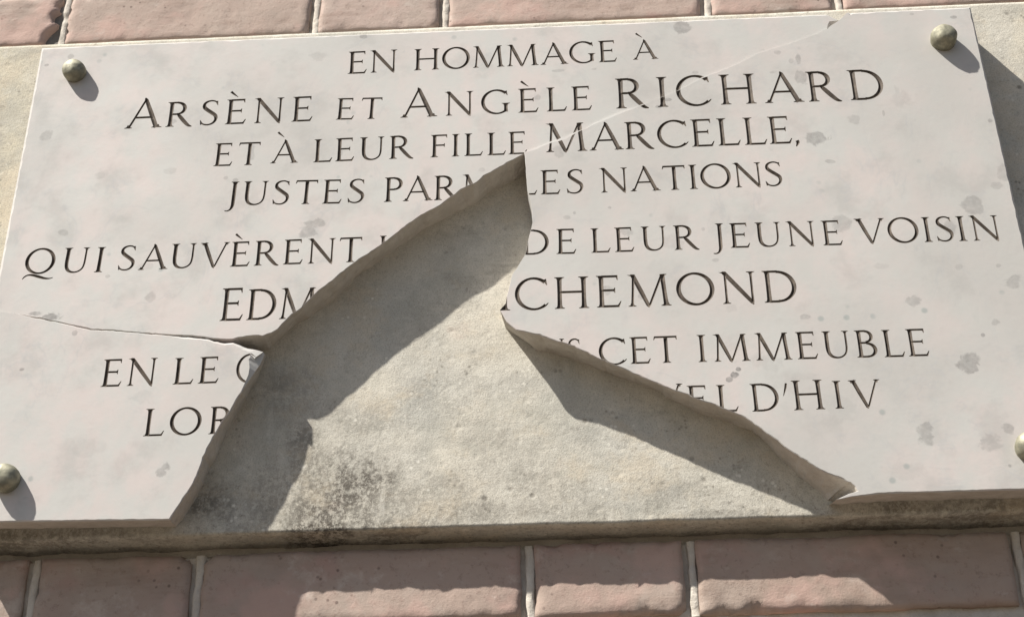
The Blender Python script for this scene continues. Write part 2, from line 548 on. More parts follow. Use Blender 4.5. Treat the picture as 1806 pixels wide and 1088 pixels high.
# ------------------------------------------------------------------ limestone slab behind the plaque
V, Fc = [], []
SX0, SX1, SZ0, SZ1 = -.48, 1.31, Z0 - .0045, Z0 + .4648
nx, nz = 600, 200
rows = []
for j in range(-5, nz + 1):
    row = []
    for i in range(nx + 1):
        x = SX0 + (SX1 - SX0) * i / nx
        jj = max(j, 0)
        z = SZ0 + (SZ1 - SZ0) * jj / nz
        e = z - SZ0
        y = .0006 * fbm((x, 0, z), 12, 3) + .00025 * fbm((x, 0, z), 70, 3)
        lo = max(0, 1 - e / .012)
        rag = .0013 * fbm((x, 7, 0), 16, 2) + .00025 * fbm((x, 9, 0), 190, 3)
        nick = max(0, fbm((x, 5, z), 70, 3) - .12) * lo
        y += .0016 * nick
        z += (rag * .7 + .0005 + .0008 * max(0, fbm((x, 5, SZ0), 70, 3) - .12)) * lo
        if j < 0:
            t_ = -j / 5
            y0 = y
            y = y + (BR + .014 - y) * t_ ** .8
            z += .0016 * fbm((x, y * 3, 3), 35, 4) * t_ - .0004 * t_
        row.append(len(V))
        V.append((x, y, z))
    rows.append(row)
# top and side returns
top = []
for i in range(nx + 1):
    v = V[rows[-1][i]]
    top.append(len(V))
    V.append((v[0], .09, v[2]))
rows.append(top)
for j in range(len(rows) - 1):
    for i in range(nx):
        Fc.append((rows[j][i], rows[j][i + 1], rows[j + 1][i + 1], rows[j + 1][i]))
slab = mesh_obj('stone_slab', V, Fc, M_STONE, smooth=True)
tag(slab, 'grainy yellow-grey limestone slab behind the broken plaque, sooty and darkened with painted shade at its lower edge', 'stone slab', kind='thing')

# ------------------------------------------------------------------ the plaque: three broken pieces
plaque = empty('memorial_plaque', (0.4, 0, Z0))
tag(plaque, 'broken white marble plaque with dark engraved capitals and a large triangular piece missing', 'plaque')

# every piece: outline points  (front x, front y, back x, back y, bevel width mm, bevel depth mm, kind)
N_ = None


def nat(pts, c=.6, dd=.6, kind=1):
    return [(x, y, N_, N_, c, dd, kind) for x, y in pts]


CRACK = [(925, 271), (940, 264), (963, 255), (996, 243), (1029, 230), (1059, 214), (1096, 198), (1150, 181), (1206, 157), (1233, 141), (1292, 119),
         (1339, 96), (1392, 80), (1439, 63), (1459, 53), (1470, 45), (1482, 36), (1497, 22)]
LCR = [(411, 597), (396, 598.6), (366, 595), (333, 591.6), (293, 590), (256, 587), (213, 583), (160, 580), (110, 569), (96, 566), (70, 561), (27, 553), (-15, 547)]
DIAG_F = [(922.5, 272.5), (899.5, 284.5), (860, 306.5), (853, 310), (846, 317), (840, 321.5), (813, 334), (776, 362), (743, 379), (713, 400), (683, 424), (660, 440),
          (633, 457), (600, 482), (586, 495), (562, 512), (539, 535), (525.5, 548), (514.5, 554), (507, 561), (490, 580), (479, 586), (463, 592), (446, 591), (428, 594)]
DIAG_B = [(918, 314), (903, 320), (874, 335), (863, 341), (852, 348), (841, 356), (826, 364), (786, 384), (752, 402), (722, 422), (694, 441), (666, 463.5),
          (640, 478.5), (610, 507), (599, 522), (575, 539), (553, 554), (540, 561), (527, 569), (515, 577), (498, 591), (486, 603), (474, 615), (467, 622), (440, 624)]


def densify(q):
    out = []
    n = len(q)
    for i in range(n):
        a, b = q[i], q[(i + 1) % n]
        L = math.hypot(a[0] - b[0], a[1] - b[1])
        k = max(1, int(L / 6))
        for s in range(k):
            f = s / k
            d = [a[0] + (b[0] - a[0]) * f, a[1] + (b[1] - a[1]) * f]
            for c in (2, 3):
                if a[c] is None or b[c] is None:
                    d.append(None if f < .5 and a[c] is None or f >= .5 and b[c] is None or True and (a[c] is None and b[c] is None) else (a[c] if a[c] is not None else b[c]))
                else:
                    d.append(a[c] + (b[c] - a[c]) * f)
            d.append(a[4] + (b[4] - a[4]) * f)
            d.append(a[5] + (b[5] - a[5]) * f)
            d.append(0.0 if s == 0 else 1.0)
            d.append(min(a[6], b[6]))
            out.append(d)
    return out


class Piece:
    """front plane of a piece: y = -T - o(x, z), a plane tilted a hair from the others"""

    def __init__(s, o0, gx, gz, ref):
        s.o0, s.gx, s.gz, s.ref = o0, gx, gz, ref

    def y(s, x, z):
        return -T - (s.o0 + s.gx * (x - s.ref[0]) + s.gz * (z - s.ref[1]))

    def un(s, px, py):
        d = ray(px, py)
        n = Vector((s.gx, 1.0, s.gz))
        k0 = -T - s.o0 + s.gx * s.ref[0] + s.gz * s.ref[1]
        return CAM + d * ((k0 - n.dot(CAM)) / n.dot(d))


ap = at_y(925, 271, -T)
P_UP = Piece(0.0, 0, 0, (0, Z0))
P_RT = Piece(.0016, -.0009, .0017, (ap.x, ap.z))
P_LO = Piece(.0008, -.0034, .0062, (.17, Z0 + .16))


def straight(a, b, nseg, c=1.8, dd=1.4, back=None):
    out = []
    for i in range(nseg):
        f = i / nseg
        x, y = a[0] + (b[0] - a[0]) * f, a[1] + (b[1] - a[1]) * f
        out.append((x, y, N_ if back is None else x + back[0], N_ if back is None else y + back[1], c, dd, 0))
    return out


OUT = {}
# upper left piece, clockwise in the picture
o = straight((73, 84), (1493, 23), 40, 2.0, 1.5)
o += [(x, y, N_, N_, 5.0 if x == 1470 else .9 if x in (1459, 1482) else .1, 7.0 if x == 1470 else 1.5 if x in (1459, 1482) else .08, 2) for x, y in reversed(CRACK[1:-1])]
o += [(fx, fy, bx, by, .4, .3, 1) for (fx, fy), (bx, by) in zip(DIAG_F, DIAG_B)]
o += [(x, y, N_, N_, .5 if x > 60 else .06, .5 if x > 60 else .05, 1) for x, y in LCR]
o += straight((-15, 546), (73, 84), 16, 2.2, 1.6)
OUT['up'] = (P_UP, o)
# right piece
RF = [(1500, 875.5, 1486, 886.5, .3, .2), (1475, 881, 1462, 886.5, .2, .2), (1490, 873.5, 1468, 885.5, .2, .2), (1504, 868, 1474, 885, .2, .2), (1513, 864.5, 1476, 884.5, .4, .3), (1509, 857, 1468, 884, .4, .4), (1500, 851, 1457, 884.5, .4, .4), (1483.6, 842.7, 1452, 879, .8, .8), (1460, 834, 1443.5, 868, .6, .6), (1440, 824, 1427, 854, .6, .5), (1413, 806, 1407, 838, .6, .5),
      (1390, 792.5, 1383, 814, .6, .5), (1373, 777.5, 1363, 796, .6, .5), (1353, 764, 1352, 778, .6, .5), (1333, 749, 1335, 762, .6, .5), (1315, 736, 1315, 754, .6, .5), (1296, 728, 1301, 748.5, .6, .5),
      (1276, 720, 1287, 744, .6, .5), (1254, 711, 1269, 738, .6, .5), (1228, 703, 1235.6, 729.6, .6, .5), (1213.5, 695.6, 1217, 721, .6, .5), (1191.5, 689, 1195, 708.5, .6, .5), (1160, 676, 1165, 689.5, .6, .5),
      (1140, 668, 1140, 680, .6, .5), (1100, 650, 1100, 666, .6, .5), (1060, 634, 1064, 653, .6, .5), (1013, 611, 1024, 639, .6, .5), (991, 604, 1005, 631, .6, .5), (970, 597, 985, 625, .6, .5), (952, 590, 972, 622, .6, .5), (930, 586, 958, 619, .5, .4),
      (911, 581, 949, 617, .5, .4), (902, 575, 938, 606, .4, .4), (894, 568, 925, 597, .4, .4), (887, 556, 915, 590, .4, .4)]
RL = [(881, 546), (886, 541), (891, 535), (895, 520), (899.5, 500), (905.5, 480), (911, 474.5), (919, 460), (926, 449), (930, 432), (933, 416), (938.5, 399), (939, 385), (938, 371), (935, 354), (933, 344), (929.5, 328), (928.5, 309.5), (927, 296)]
CW = {925: .4, 940: 2.2, 963: 1.5, 996: 2.4, 1029: .35, 1059: 1.8, 1096: 2.2, 1150: .12, 1206: .3, 1233: .9, 1292: .3, 1339: .12, 1392: .1, 1439: .1, 1459: .1, 1470: .1, 1482: .1, 1497: .2}
o = [(x, y, N_, N_, CW[x], .115 * CW[x], 2) for x, y in CRACK]
o += straight((1497, 22), (1712, 12), 8, 2.0, 1.5)
o += straight((1712, 12), (1905, 861), 20, 1.6, 1.4)
o += straight((1905, 860), (1527, 870.5), 14, .9, .9, (-10, 13))
o += [(*p_, 1) for p_ in RF]
o += nat(RL, .12, .2)
OUT['rt'] = (P_RT, o)
# lower left piece
LF = [(436, 613, 446, 619, 2.5, 1.5), (450, 614.5, 458, 620, 4.5, 2.2), (462, 617.5, 467, 622, 9, 3.4), (464, 620, 469, 625, 11, 4.2), (461, 629, 465, 634, 11, 4.2), (456, 640, 460, 646, 9, 3.6), (449, 652, 454, 658, 4.5, 2.4), (443, 662, 450, 669, 2.5, 1.6), (434, 677, 442, 685, 1.0, .8), (426, 691, 435, 699, .7, .6),
      (417, 705, 426, 713, .6, .5), (406, 724, 416, 733, .6, .5), (389, 748, 401, 759, .6, .5), (376, 771, 390, 785, .6, .5), (365, 791, 381, 808, .6, .5), (358, 806, 371, 823, .6, .5), (352, 826, 361, 843, .6, .5), (341, 851, 351, 862, .6, .5),
      (330, 868, 344, 881, .6, .5), (319, 884, 334, 897, .6, .5), (308, 901, 322, 914, .6, .5)]
o = [(x, y + (.0 if x < 60 else 1.2 if x < 300 else 2.6 if x < 380 else 6), N_, N_, .06 if x < 60 else .7 if x < 300 else 1.6, .05 if x < 60 else .6 if x < 300 else 1.2, 1) for x, y in reversed(LCR[:])]
o += [(*p_, 1) for p_ in LF]
o += straight((299, 916), (-95, 921), 14, .9, .9, (11, 11))
o += straight((-95, 921), (-15, 548), 14, 2.2, 1.6)
OUT['lo'] = (P_LO, o)


def build_outline(key):
    """rings of the piece: front (inset), rim, and steps of the side down to the stone"""
    pc, q = OUT[key]
    q = densify(q)
    n = len(q)
    rim = []
    for d in q:
        p = at_y(d[0], d[1], -T) if d[7] == 2 else pc.un(d[0], d[1])
        rim.append(Vector((p.x, p.z)))
    # fine crumble of the broken rims
    for i, d in enumerate(q):
        amp = .00050 if d[7] else .00012
        x, z = rim[i]
        rim[i] = Vector((x + amp * fbm((x, 1, z), 230, 3), z + amp * fbm((x, 5, z), 230, 3) + amp * .4 * fbm((x, 4, z), 900, 2)))
    area = sum(rim[i].x * rim[(i + 1) % n].y - rim[(i + 1) % n].x * rim[i].y for i in range(n))
    sg = 1 if area > 0 else -1
    inset, bdep = [], []
    for i, d in enumerate(q):
        a, b = rim[i - 1], rim[(i + 1) % n]
        t1 = (rim[i] - a).normalized()
        t2 = (b - rim[i]).normalized()
        n1, n2 = Vector((-t1.y, t1.x)) * sg, Vector((-t2.y, t2.x)) * sg
        nn = n1 + n2
        if nn.length < .3:
            nn = n1
        nn = nn.normalized()
        co_ = max(.55, nn.dot(n1))
        c = d[4] * .001 * (1 + .35 * fbm((rim[i].x, 2, rim[i].y), 130, 3)) / co_
        inset.append(rim[i] + nn * c)
        bdep.append(d[5] * .001)
    back = []
    for i, d in enumerate(q):
        if d[2] is None:
            back.append(Vector((rim[i].x, rim[i].y)))
        else:
            p = at_y(d[2], d[3], 0.0)
            back.append(Vector((p.x, p.z)))
    # soften jumps between measured and square-cut backs
    for it in range(2):
        nb = []
        for i in range(n):
            oa, ob, oc = back[i - 1] - rim[i - 1], back[i] - rim[i], back[(i + 1) % n] - rim[(i + 1) % n]
            nb.append(rim[i] + (oa + ob * 2 + oc) / 4)
        back = nb
    return pc, q, inset, rim, back, bdep


# ------------------------------------------------------------------ the lettering: cut roman capitals
TH, TN_ = .129, .073


def catmull(pts, k=6):
    out = []
    n = len(pts)
    for i in range(n - 1):
        p0, p1, p2, p3 = pts[max(i - 1, 0)], pts[i], pts[i + 1], pts[min(i + 2, n - 1)]
        for s in range(k):
            t = s / k
            out.append(tuple(.5 * ((2 * p1[c]) + (-p0[c] + p2[c]) * t + (2 * p0[c] - 5 * p1[c] + 4 * p2[c] - p3[c]) * t * t + (-p0[c] + 3 * p1[c] - 3 * p2[c] + p3[c]) * t ** 3) for c in range(3)))
    out.append(tuple(pts[-1]))
    return out


def stroke(pts, sm=True, k=6):
    """pts: (x, y, width); returns (polygon, centre line)"""
    p = catmull(pts, k) if sm and len(pts) > 2 else [tuple(q) for q in pts]
    Lf, Rt, cl = [], [], []
    n = len(p)
    for i in range(n):
        a, b = p[max(i - 1, 0)], p[min(i + 1, n - 1)]
        dx, dy = b[0] - a[0], b[1] - a[1]
        L = math.hypot(dx, dy) or 1
        nx_, ny_ = -dy / L, dx / L
        h = p[i][2] / 2
        Lf.append((p[i][0] + nx_ * h, p[i][1] + ny_ * h))
        Rt.append((p[i][0] - nx_ * h, p[i][1] - ny_ * h))
    cl = [(q[0], q[1]) for q in p]
    h0, h1 = min(.45, p[0][2] * .5), min(.45, p[-1][2] * .5)

    def trim(a, b, h):
        L = math.hypot(b[0] - a[0], b[1] - a[1]) or 1
        f = min(.5, h / L)
        return (a[0] + (b[0] - a[0]) * f, a[1] + (b[1] - a[1]) * f)
    cl[0], cl[-1] = trim(cl[0], cl[1], h0), trim(cl[-1], cl[-2], h1)
    return (Lf + Rt[::-1], cl)


def serif(x, y, w, up, sl=.075, sr=.075):
    """bracketed foot (up=+1: body above) of a stem of width w whose end is at (x, y)"""
    h = w / 2
    t = .022
    pts = [(x - h - sl, y), (x + h + sr, y), (x + h + sr, y + t * up), (x + h + sr * .30, y + .042 * up), (x + h, y + .11 * up),
           (x - h, y + .11 * up), (x - h - sl * .30, y + .042 * up), (x - h - sl, y + t * up)]
    return (pts, [(x - h - sl * .5, y + t * .5 * up), (x, y + .03 * up), (x + h + sr * .5, y + t * .5 * up)])


def stem(x0, y0, x1, y1, w, bot=(.075, .075), topp=(.075, .075)):
    """upright from (x0, y0) bottom to (x1, y1) top, slightly waisted"""
    r = [stroke([(x0, y0, w * 1.06), ((x0 * 3 + x1) / 4, (y0 * 3 + y1) / 4, w * .97), ((x0 + x1) / 2, (y0 + y1) / 2, w * .93), ((x0 + x1 * 3) / 4, (y0 + y1 * 3) / 4, w * .97), (x1, y1, w * 1.06)], False)]
    if bot:
        r.append(serif(x0, y0, w, 1, *bot))
    if topp:
        r.append(serif(x1, y1, w, -1, *topp))
    return r


def arm(x0, x1, y, w=TN_, term=0.0, side=0):
    """thin horizontal with a wedge ending: term > 0 rises, < 0 hangs, side=1 both"""
    r = [stroke([(x0, y, w), (x1, y, w)], False)]
    h = w / 2
    if term > 0:
        r.append(([(x1 - .11, y - h), (x1 + .01, y - h), (x1 + .075, y + term), (x1 + .045, y + term), (x1 - .02, y + h + .012)], [(x1 - .02, y), (x1 + .045, y + term * .75)]))
    elif term < 0:
        r.append(([(x1 - .10, y + h), (x1 + .015, y + h), (x1 + .02, y + term), (x1 - .005, y + term), (x1 - .035, y - h)], [(x1 - .02, y), (x1 + .006, y + term * .7)]))
    if side:
        r.append(([(x1 - .05, y), (x1, y + .085), (x1 + .018, y + .085), (x1 + .018, y - .085), (x1, y - .085)], [(x1 - .02, y), (x1 + .006, y + .05)]))
    return r


def arc(cx, cy, rx, ry, a0, a1, thick=TH, thin=TN_, stress=8, n=26, taper=None):
    pts = []
    for i in range(n + 1):
        f = i / n
        a = math.radians(a0 + (a1 - a0) * f)
        k = abs(math.cos(a - math.radians(stress))) ** 1.4
        w_ = thin + (thick - thin) * k
        if taper:
            w_ *= taper[0] + (taper[1] - taper[0]) * f
        pts.append((cx + (rx - w_ / 2) * math.cos(a), cy + (ry - w_ / 2) * math.sin(a), w_))
    return stroke(pts, False)


def glyph(ch):
    r = []
    t, h = TN_, TH
    if ch == 'I':
        return stem(.14, 0, .14, 1, h), .28
    if ch == 'H':
        return stem(.14, 0, .14, 1, h) + stem(.80, 0, .80, 1, h) + arm(.14, .80, .52), .94
    if ch in 'EFL':
        r = stem(.14, 0, .14, 1, h, (.075, .075 if ch == 'F' else .02), (.075, .02 if ch != 'L' else .075))
        if ch != 'L':
            r += arm(.14, .58, .970, t, -.12) + arm(.14, .50, .53, t * .95, 0, 1)
        if ch != 'F':
            r += arm(.14, .60, .030, t, .155)
        return r, {'E': .68, 'F': .62, 'L': .68}[ch]
    if ch == 'T':
        r = stem(.40, 0, .40, .98, h, (.075, .075), None) + arm(.03, .76, .970, t, -.11)
        r.append(([(.14, 1.0), (.02, 1.0), (-.005, .86), (.02, .86), (.06, .94)], [(.04, .97), (.015, .90)]))
        return r, .80
    if ch == 'N':
        r = stem(.14, 0, .14, .97, .068, (.075, .075), None) + stem(.84, .03, .84, 1, .068, None, (.085, .075))
        r.append(stroke([(.06, 1.0, .05), (.12, .975, h * .98), (.48, .49, h), (.82, .035, h * .85), (.855, -.04, .03)], False))
        r.append(([(-.03, 1.0), (.15, 1.0), (.11, .94), (.03, .972)], [(.0, .99), (.1, .98)]))
        return r, .94
    if ch == 'M':
        r = stem(.12, 0, .18, .97, .070, (.075, .075), None) + stem(1.04, 0, .965, 1.0, h, (.075, .075), None)
        r.append(stroke([(.10, 1.0, .04), (.165, .98, h * .98), (.36, .50, h), (.55, .03, h * .8), (.575, -.035, .03)], False))
        r.append(stroke([(.565, -.03, .035), (.60, .06, .062), (.95, .97, .066)], False))
        r.append(([(.00, 1.0), (.20, 1.0), (.16, .94), (.06, .972)], [(.03, .99), (.14, .98)]))
        r.append(([(.90, .95), (.93, 1.0), (1.09, 1.0), (1.09, .978), (1.00, .93)], [(.95, .98), (1.06, .99)]))
        return r, 1.16
    if ch == 'A':
        r = [stroke([(.10, .0, .062), (.30, .50, .062), (.495, 1.0, .058)], False),
             stroke([(.455, 1.035, .03), (.49, .965, h * .8), (.68, .48, h), (.865, .0, h)], False)]
        r += arm(.24, .74, .36, t * .92) + [serif(.095, 0, .062, 1, .08, .07), serif(.865, 0, h, 1, .07, .085)]
        return r, 1.0
    if ch == 'V':
        r = [stroke([(.135, 1.0, h), (.32, .50, h), (.50, .03, h * .8), (.525, -.035, .03)], False), stroke([(.51, -.02, .035), (.55, .06, .06), (.90, 1.0, .062)], False)]
        return r + [serif(.13, 1, h, -1, .08, .06), serif(.905, 1, .062, -1, .07, .075)], 1.0
    if ch == 'U':
        r = [stroke([(.135, 1, h), (.135, .7, h), (.135, .40, h), (.165, .20, h * .95), (.26, .07, h * .78), (.42, .022, .066), (.58, .06, .062), (.70, .18, .064), (.745, .38, .068), (.75, .70, .068), (.75, 1, .068)])]
        return r + [serif(.135, 1, h, -1), serif(.75, 1, .068, -1, .085, .075)], .86
    if ch in 'OQ':
        r = [arc(.52, .5, .52, .525, -2, 184), arc(.52, .5, .52, .525, 178, 364)]
        if ch == 'Q':
            r.append(stroke([(.02, -.21, .03), (.08, -.12, .055), (.18, -.055, .06), (.34, -.055, .085), (.56, -.12, .105), (.78, -.19, .085), (.95, -.20, .05), (1.06, -.165, .03)]))
        return r, 1.04
    if ch in 'CG':
        r = [arc(.52, .5, .52, .525, 48, 312 if ch == 'C' else 318, taper=(1.0, .9))]
        r.append(([(.80, .935), (.865, .965), (.895, .76), (.872, .76), (.80, .87)], [(.84, .92), (.875, .80)]))
        if ch == 'C':
            r.append(stroke([(.78, .075, .055), (.85, .125, .045), (.915, .20, .025)], True))
            return r, .92
        r += stem(.83, .07, .83, .44, h, None, (.075, .075))
        return r, .98
    if ch == 'D':
        r = stem(.14, 0, .14, 1, h, (.075, .02), (.075, .02))
        r += [arc(.40, .5, .50, .497, -92, 92, n=22)] + arm(.14, .42, .970) + arm(.14, .42, .030)
        return r, .90
    if ch in 'PRB':
        r = stem(.14, 0, .14, 1, h, (.075, .075 if ch != 'B' else .02), (.075, .02))
        if ch == 'B':
            r += [arc(.34, .765, .25, .235, -92, 92, h * .9, n=16), arc(.36, .275, .32, .278, -92, 92, n=18)] + arm(.14, .36, .970) + arm(.14, .38, .535) + arm(.14, .38, .028)
            return r, .69
        r += [arc(.34, .735, .29, .265, -92, 92, n=18)] + arm(.14, .36, .970) + arm(.14, .36, .500 if ch == 'R' else .50)
        if ch == 'P':
            return r, .64
        r.append(stroke([(.36, .49, .07), (.44, .40, h * .95), (.60, .19, h), (.74, .035, h * .8), (.86, -.015, .03)], True))
        return r, .86
    if ch == 'S':
        r = [stroke([(.535, .84, .035), (.49, .93, .055), (.40, .975, .06), (.30, .98, .064), (.19, .94, .08), (.115, .85, .10), (.125, .72, h), (.23, .61, h * 1.05), (.38, .49, h * 1.05), (.505, .37, h), (.525, .22, .10),
                     (.45, .09, .08), (.33, .025, .064), (.20, .025, .060), (.10, .07, .055), (.045, .17, .035)])]
        r.append(([(.48, .96), (.545, .975), (.56, .79), (.54, .79), (.49, .88)], [(.52, .93), (.545, .83)]))
        r.append(([(.10, .04), (.04, .02), (.015, .22), (.035, .22), (.09, .12)], [(.06, .07), (.03, .17)]))
        return r, .60
    if ch == 'J':
        r = [serif(.26, 1, h, -1), stroke([(.26, 1, h), (.26, .6, h), (.26, .2, h), (.25, -.02, h * .9), (.19, -.16, .075), (.09, -.22, .05), (.0, -.21, .04)])]
        return r, .40
    if ch == ',':
        return [stroke([(.10, .10, .11), (.12, .02, .10), (.06, -.12, .03)])], .18
    if ch == "'":
        return [stroke([(.15, .98, .075), (.11, .80, .07), (.02, .52, .02)], True)], .17
    return [], .3


def grave(cx, top=1.0):
    return [stroke([(cx - .23, top + .32, .085), (cx - .13, top + .22, .07), (cx + .02, top + .085, .02)], True)]


ACC = {'È': 'E', 'À': 'A'}
# word, left x, base y left, right x, base y right (photo), cap height px, {index: initial scale}, piece
WORDS = [
    ('EN', 613, 131, 699, 127, 39, {}, 'up'), ('HOMMAGE', 730, 125, 1089, 109, 37.5, {}, 'u+'), ('À', 1117, 106, 1161, 104, 34, {}, 'up'),
    ('ARSÈNE', 220, 227.5, 551, 213.5, 43.5, {0: 1.18}, 'up'), ('ET', 592, 211.5, 673, 210, 37.5, {}, 'up'), ('ANGÈLE', 707, 208, 1045, 194, 42, {0: 1.2}, 'up'),
    ('RICHARD', 1087, 192, 1562, 175, 53, {}, 'rt'),
    ('ET', 376, 293.5, 457, 291, 40, {}, 'up'), ('À', 477, 288.5, 525, 287, 40, {}, 'up'), ('LEUR', 552, 287, 729, 279, 40.5, {}, 'up'), ('FILLE', 759, 278, 930, 271.5, 39.5, {}, 'up'),
    ('MARCELLE,', 963, 269, 1411, 252.5, 48, {0: 1.05}, 'rt'),
    ('JUSTES', 397, 363, 642, 358, 42, {}, 'up'), ('PARMI', 677, 356.5, 894, 349, 43, {}, 'up'), ('LES', 913, 344.5, 1030, 341, 42.5, {}, 'rt'), ('NATIONS', 1059, 340, 1382, 328, 43, {}, 'rt'),
    ('QUI', 40, 483.5, 180, 480, 44, {}, 'up'), ('SAUVÈRENT', 206, 477.5, 638, 462, 43.5, {}, 'up'), ('LA', 668, 460, 745, 457, 44, {}, 'up'),
    ('DE', 921, 449.5, 1017, 447.5, 44, {}, 'rt'), ('LEUR', 1043, 446, 1234, 439.5, 43, {}, 'rt'), ('JEUNE', 1258, 438, 1488, 432, 43.5, {}, 'rt'), ('VOISIN', 1512, 430, 1766, 423.5, 44, {}, 'rt'),
    ('EDMOND', 387, 566, 742, 555, 54, {0: 1.06}, 'up'), ('I', 879, 548, 900, 547.5, 56, {}, 'rt'), ('CHEMOND', 908, 547, 1408, 532, 56, {}, 'rt'),
    ('EN', 177, 682, 272, 679, 48, {}, 'lo'), ('LE', 304, 678, 385, 675, 46.5, {}, 'lo'), ('C', 414, 675, 457, 674, 50, {}, 'lo'),
    ('DANS', 872, 645, 1024, 643, 46, {}, 'rt'), ('CET', 1057, 643.5, 1198, 639, 47, {}, 'rt'), ('IMMEUBLE', 1232, 638.5, 1641, 627.5, 48, {}, 'rt'),
    ('LOR', 252, 769, 414, 764, 48, {}, 'lo'), ('V', 1150, 727, 1207, 725, 49, {}, 'rt'), ('EL', 1214, 727, 1304, 725, 47, {}, 'rt'), ("D'HIV", 1327, 726, 1558, 717.5, 49, {2: 1.07}, 'rt'),
]


def lay_word(wd, pc):
    """strokes of the word in plane coordinates (x, z)"""
    txt, xl, yl, xr, yr, cap, sc, _ = wd
    a, b = pc.un(xl, yl), pc.un(xr, yr)
    xm, ym = (xl + xr) / 2, (yl + yr) / 2
    H = (pc.un(xm, ym - cap) - pc.un(xm, ym)).z
    A, B = Vector((a.x, a.z)), Vector((b.x, b.z))
    W = (B - A).length
    u = (B - A).normalized()
    v = Vector((-u.y, u.x))
    gl = [(glyph(ACC.get(c, c)), sc.get(i, 1.0), c) for i, c in enumerate(txt)]
    xs = 1.0
    ink = sum(g_[0][1] * s for g_ in gl for s in (g_[1],)) * H
    n = len(txt)
    gaps = []
    for i in range(n - 1):
        p = txt[i] + txt[i + 1]
        k = 1.0
        if p[0] in 'AÀV' and p[1] in 'VUO' or p in ('AV', 'VE', 'VÈ', 'AU', 'AR', 'RA', 'PA', 'LE', 'LA', 'LO', "D'", "'H", 'E,', 'AG'):
            k = .55
        if p in ('AV', 'PA', 'E,'):
            k = .25
        if p[0] in 'IHN' and p[1] in 'IHNMEÈDRLUBP':
            k = 1.25
        gaps.append(k)
    ks = sum(gaps)
    if n == 1:
        xs = W / ink
        gap = 0
    else:
        gap = (W - ink) / ks / H
        tgt = min(.27, max(.10, gap))
        xs = (W - tgt * H * ks) / ink
        gap = tgt
    x = 0.0
    S = []
    for i, ((st, wd_), s, c) in enumerate(gl):
        st = list(st)
        if c == 'È':
            st += grave(.33)
        if c == 'À':
            st += grave(.40, 1.05)
        jx, jy = .006 * fbm((i * 3.3, xl, 0), 1.3, 2), .008 * fbm((i * 2.7, yl, 5), 1.3, 2)
        for poly, cl in st:
            S.append(([A + u * ((x + (px * xs + jx) * s * H)) + v * ((py * s + jy) * H) for px, py in poly], [A + u * (x + (px * xs + jx) * s * H) + v * ((py * s + jy) * H) for px, py in cl]))
        x += wd_ * s * xs * H
        if i < n - 1:
            x += gap * gaps[i] * H
    return S, H


def clean(pts):
    out = []
    for p in pts:
        if not out or (p - out[-1]).length > 2e-5:
            out.append(p)
    if (out[0] - out[-1]).length < 2e-5:
        out.pop()
    return out


def seg_dist(P, A, B):
    AB = B - A
    L2 = (AB ** 2).sum(1)
    L2[L2 == 0] = 1e-18
    t = np.clip(((P[:, None, :] - A[None]) * AB[None]).sum(2) / L2[None], 0, 1)
    D = P[:, None, :] - (A[None] + t[..., None] * AB[None])
    return np.sqrt((D ** 2).sum(2)).min(1)


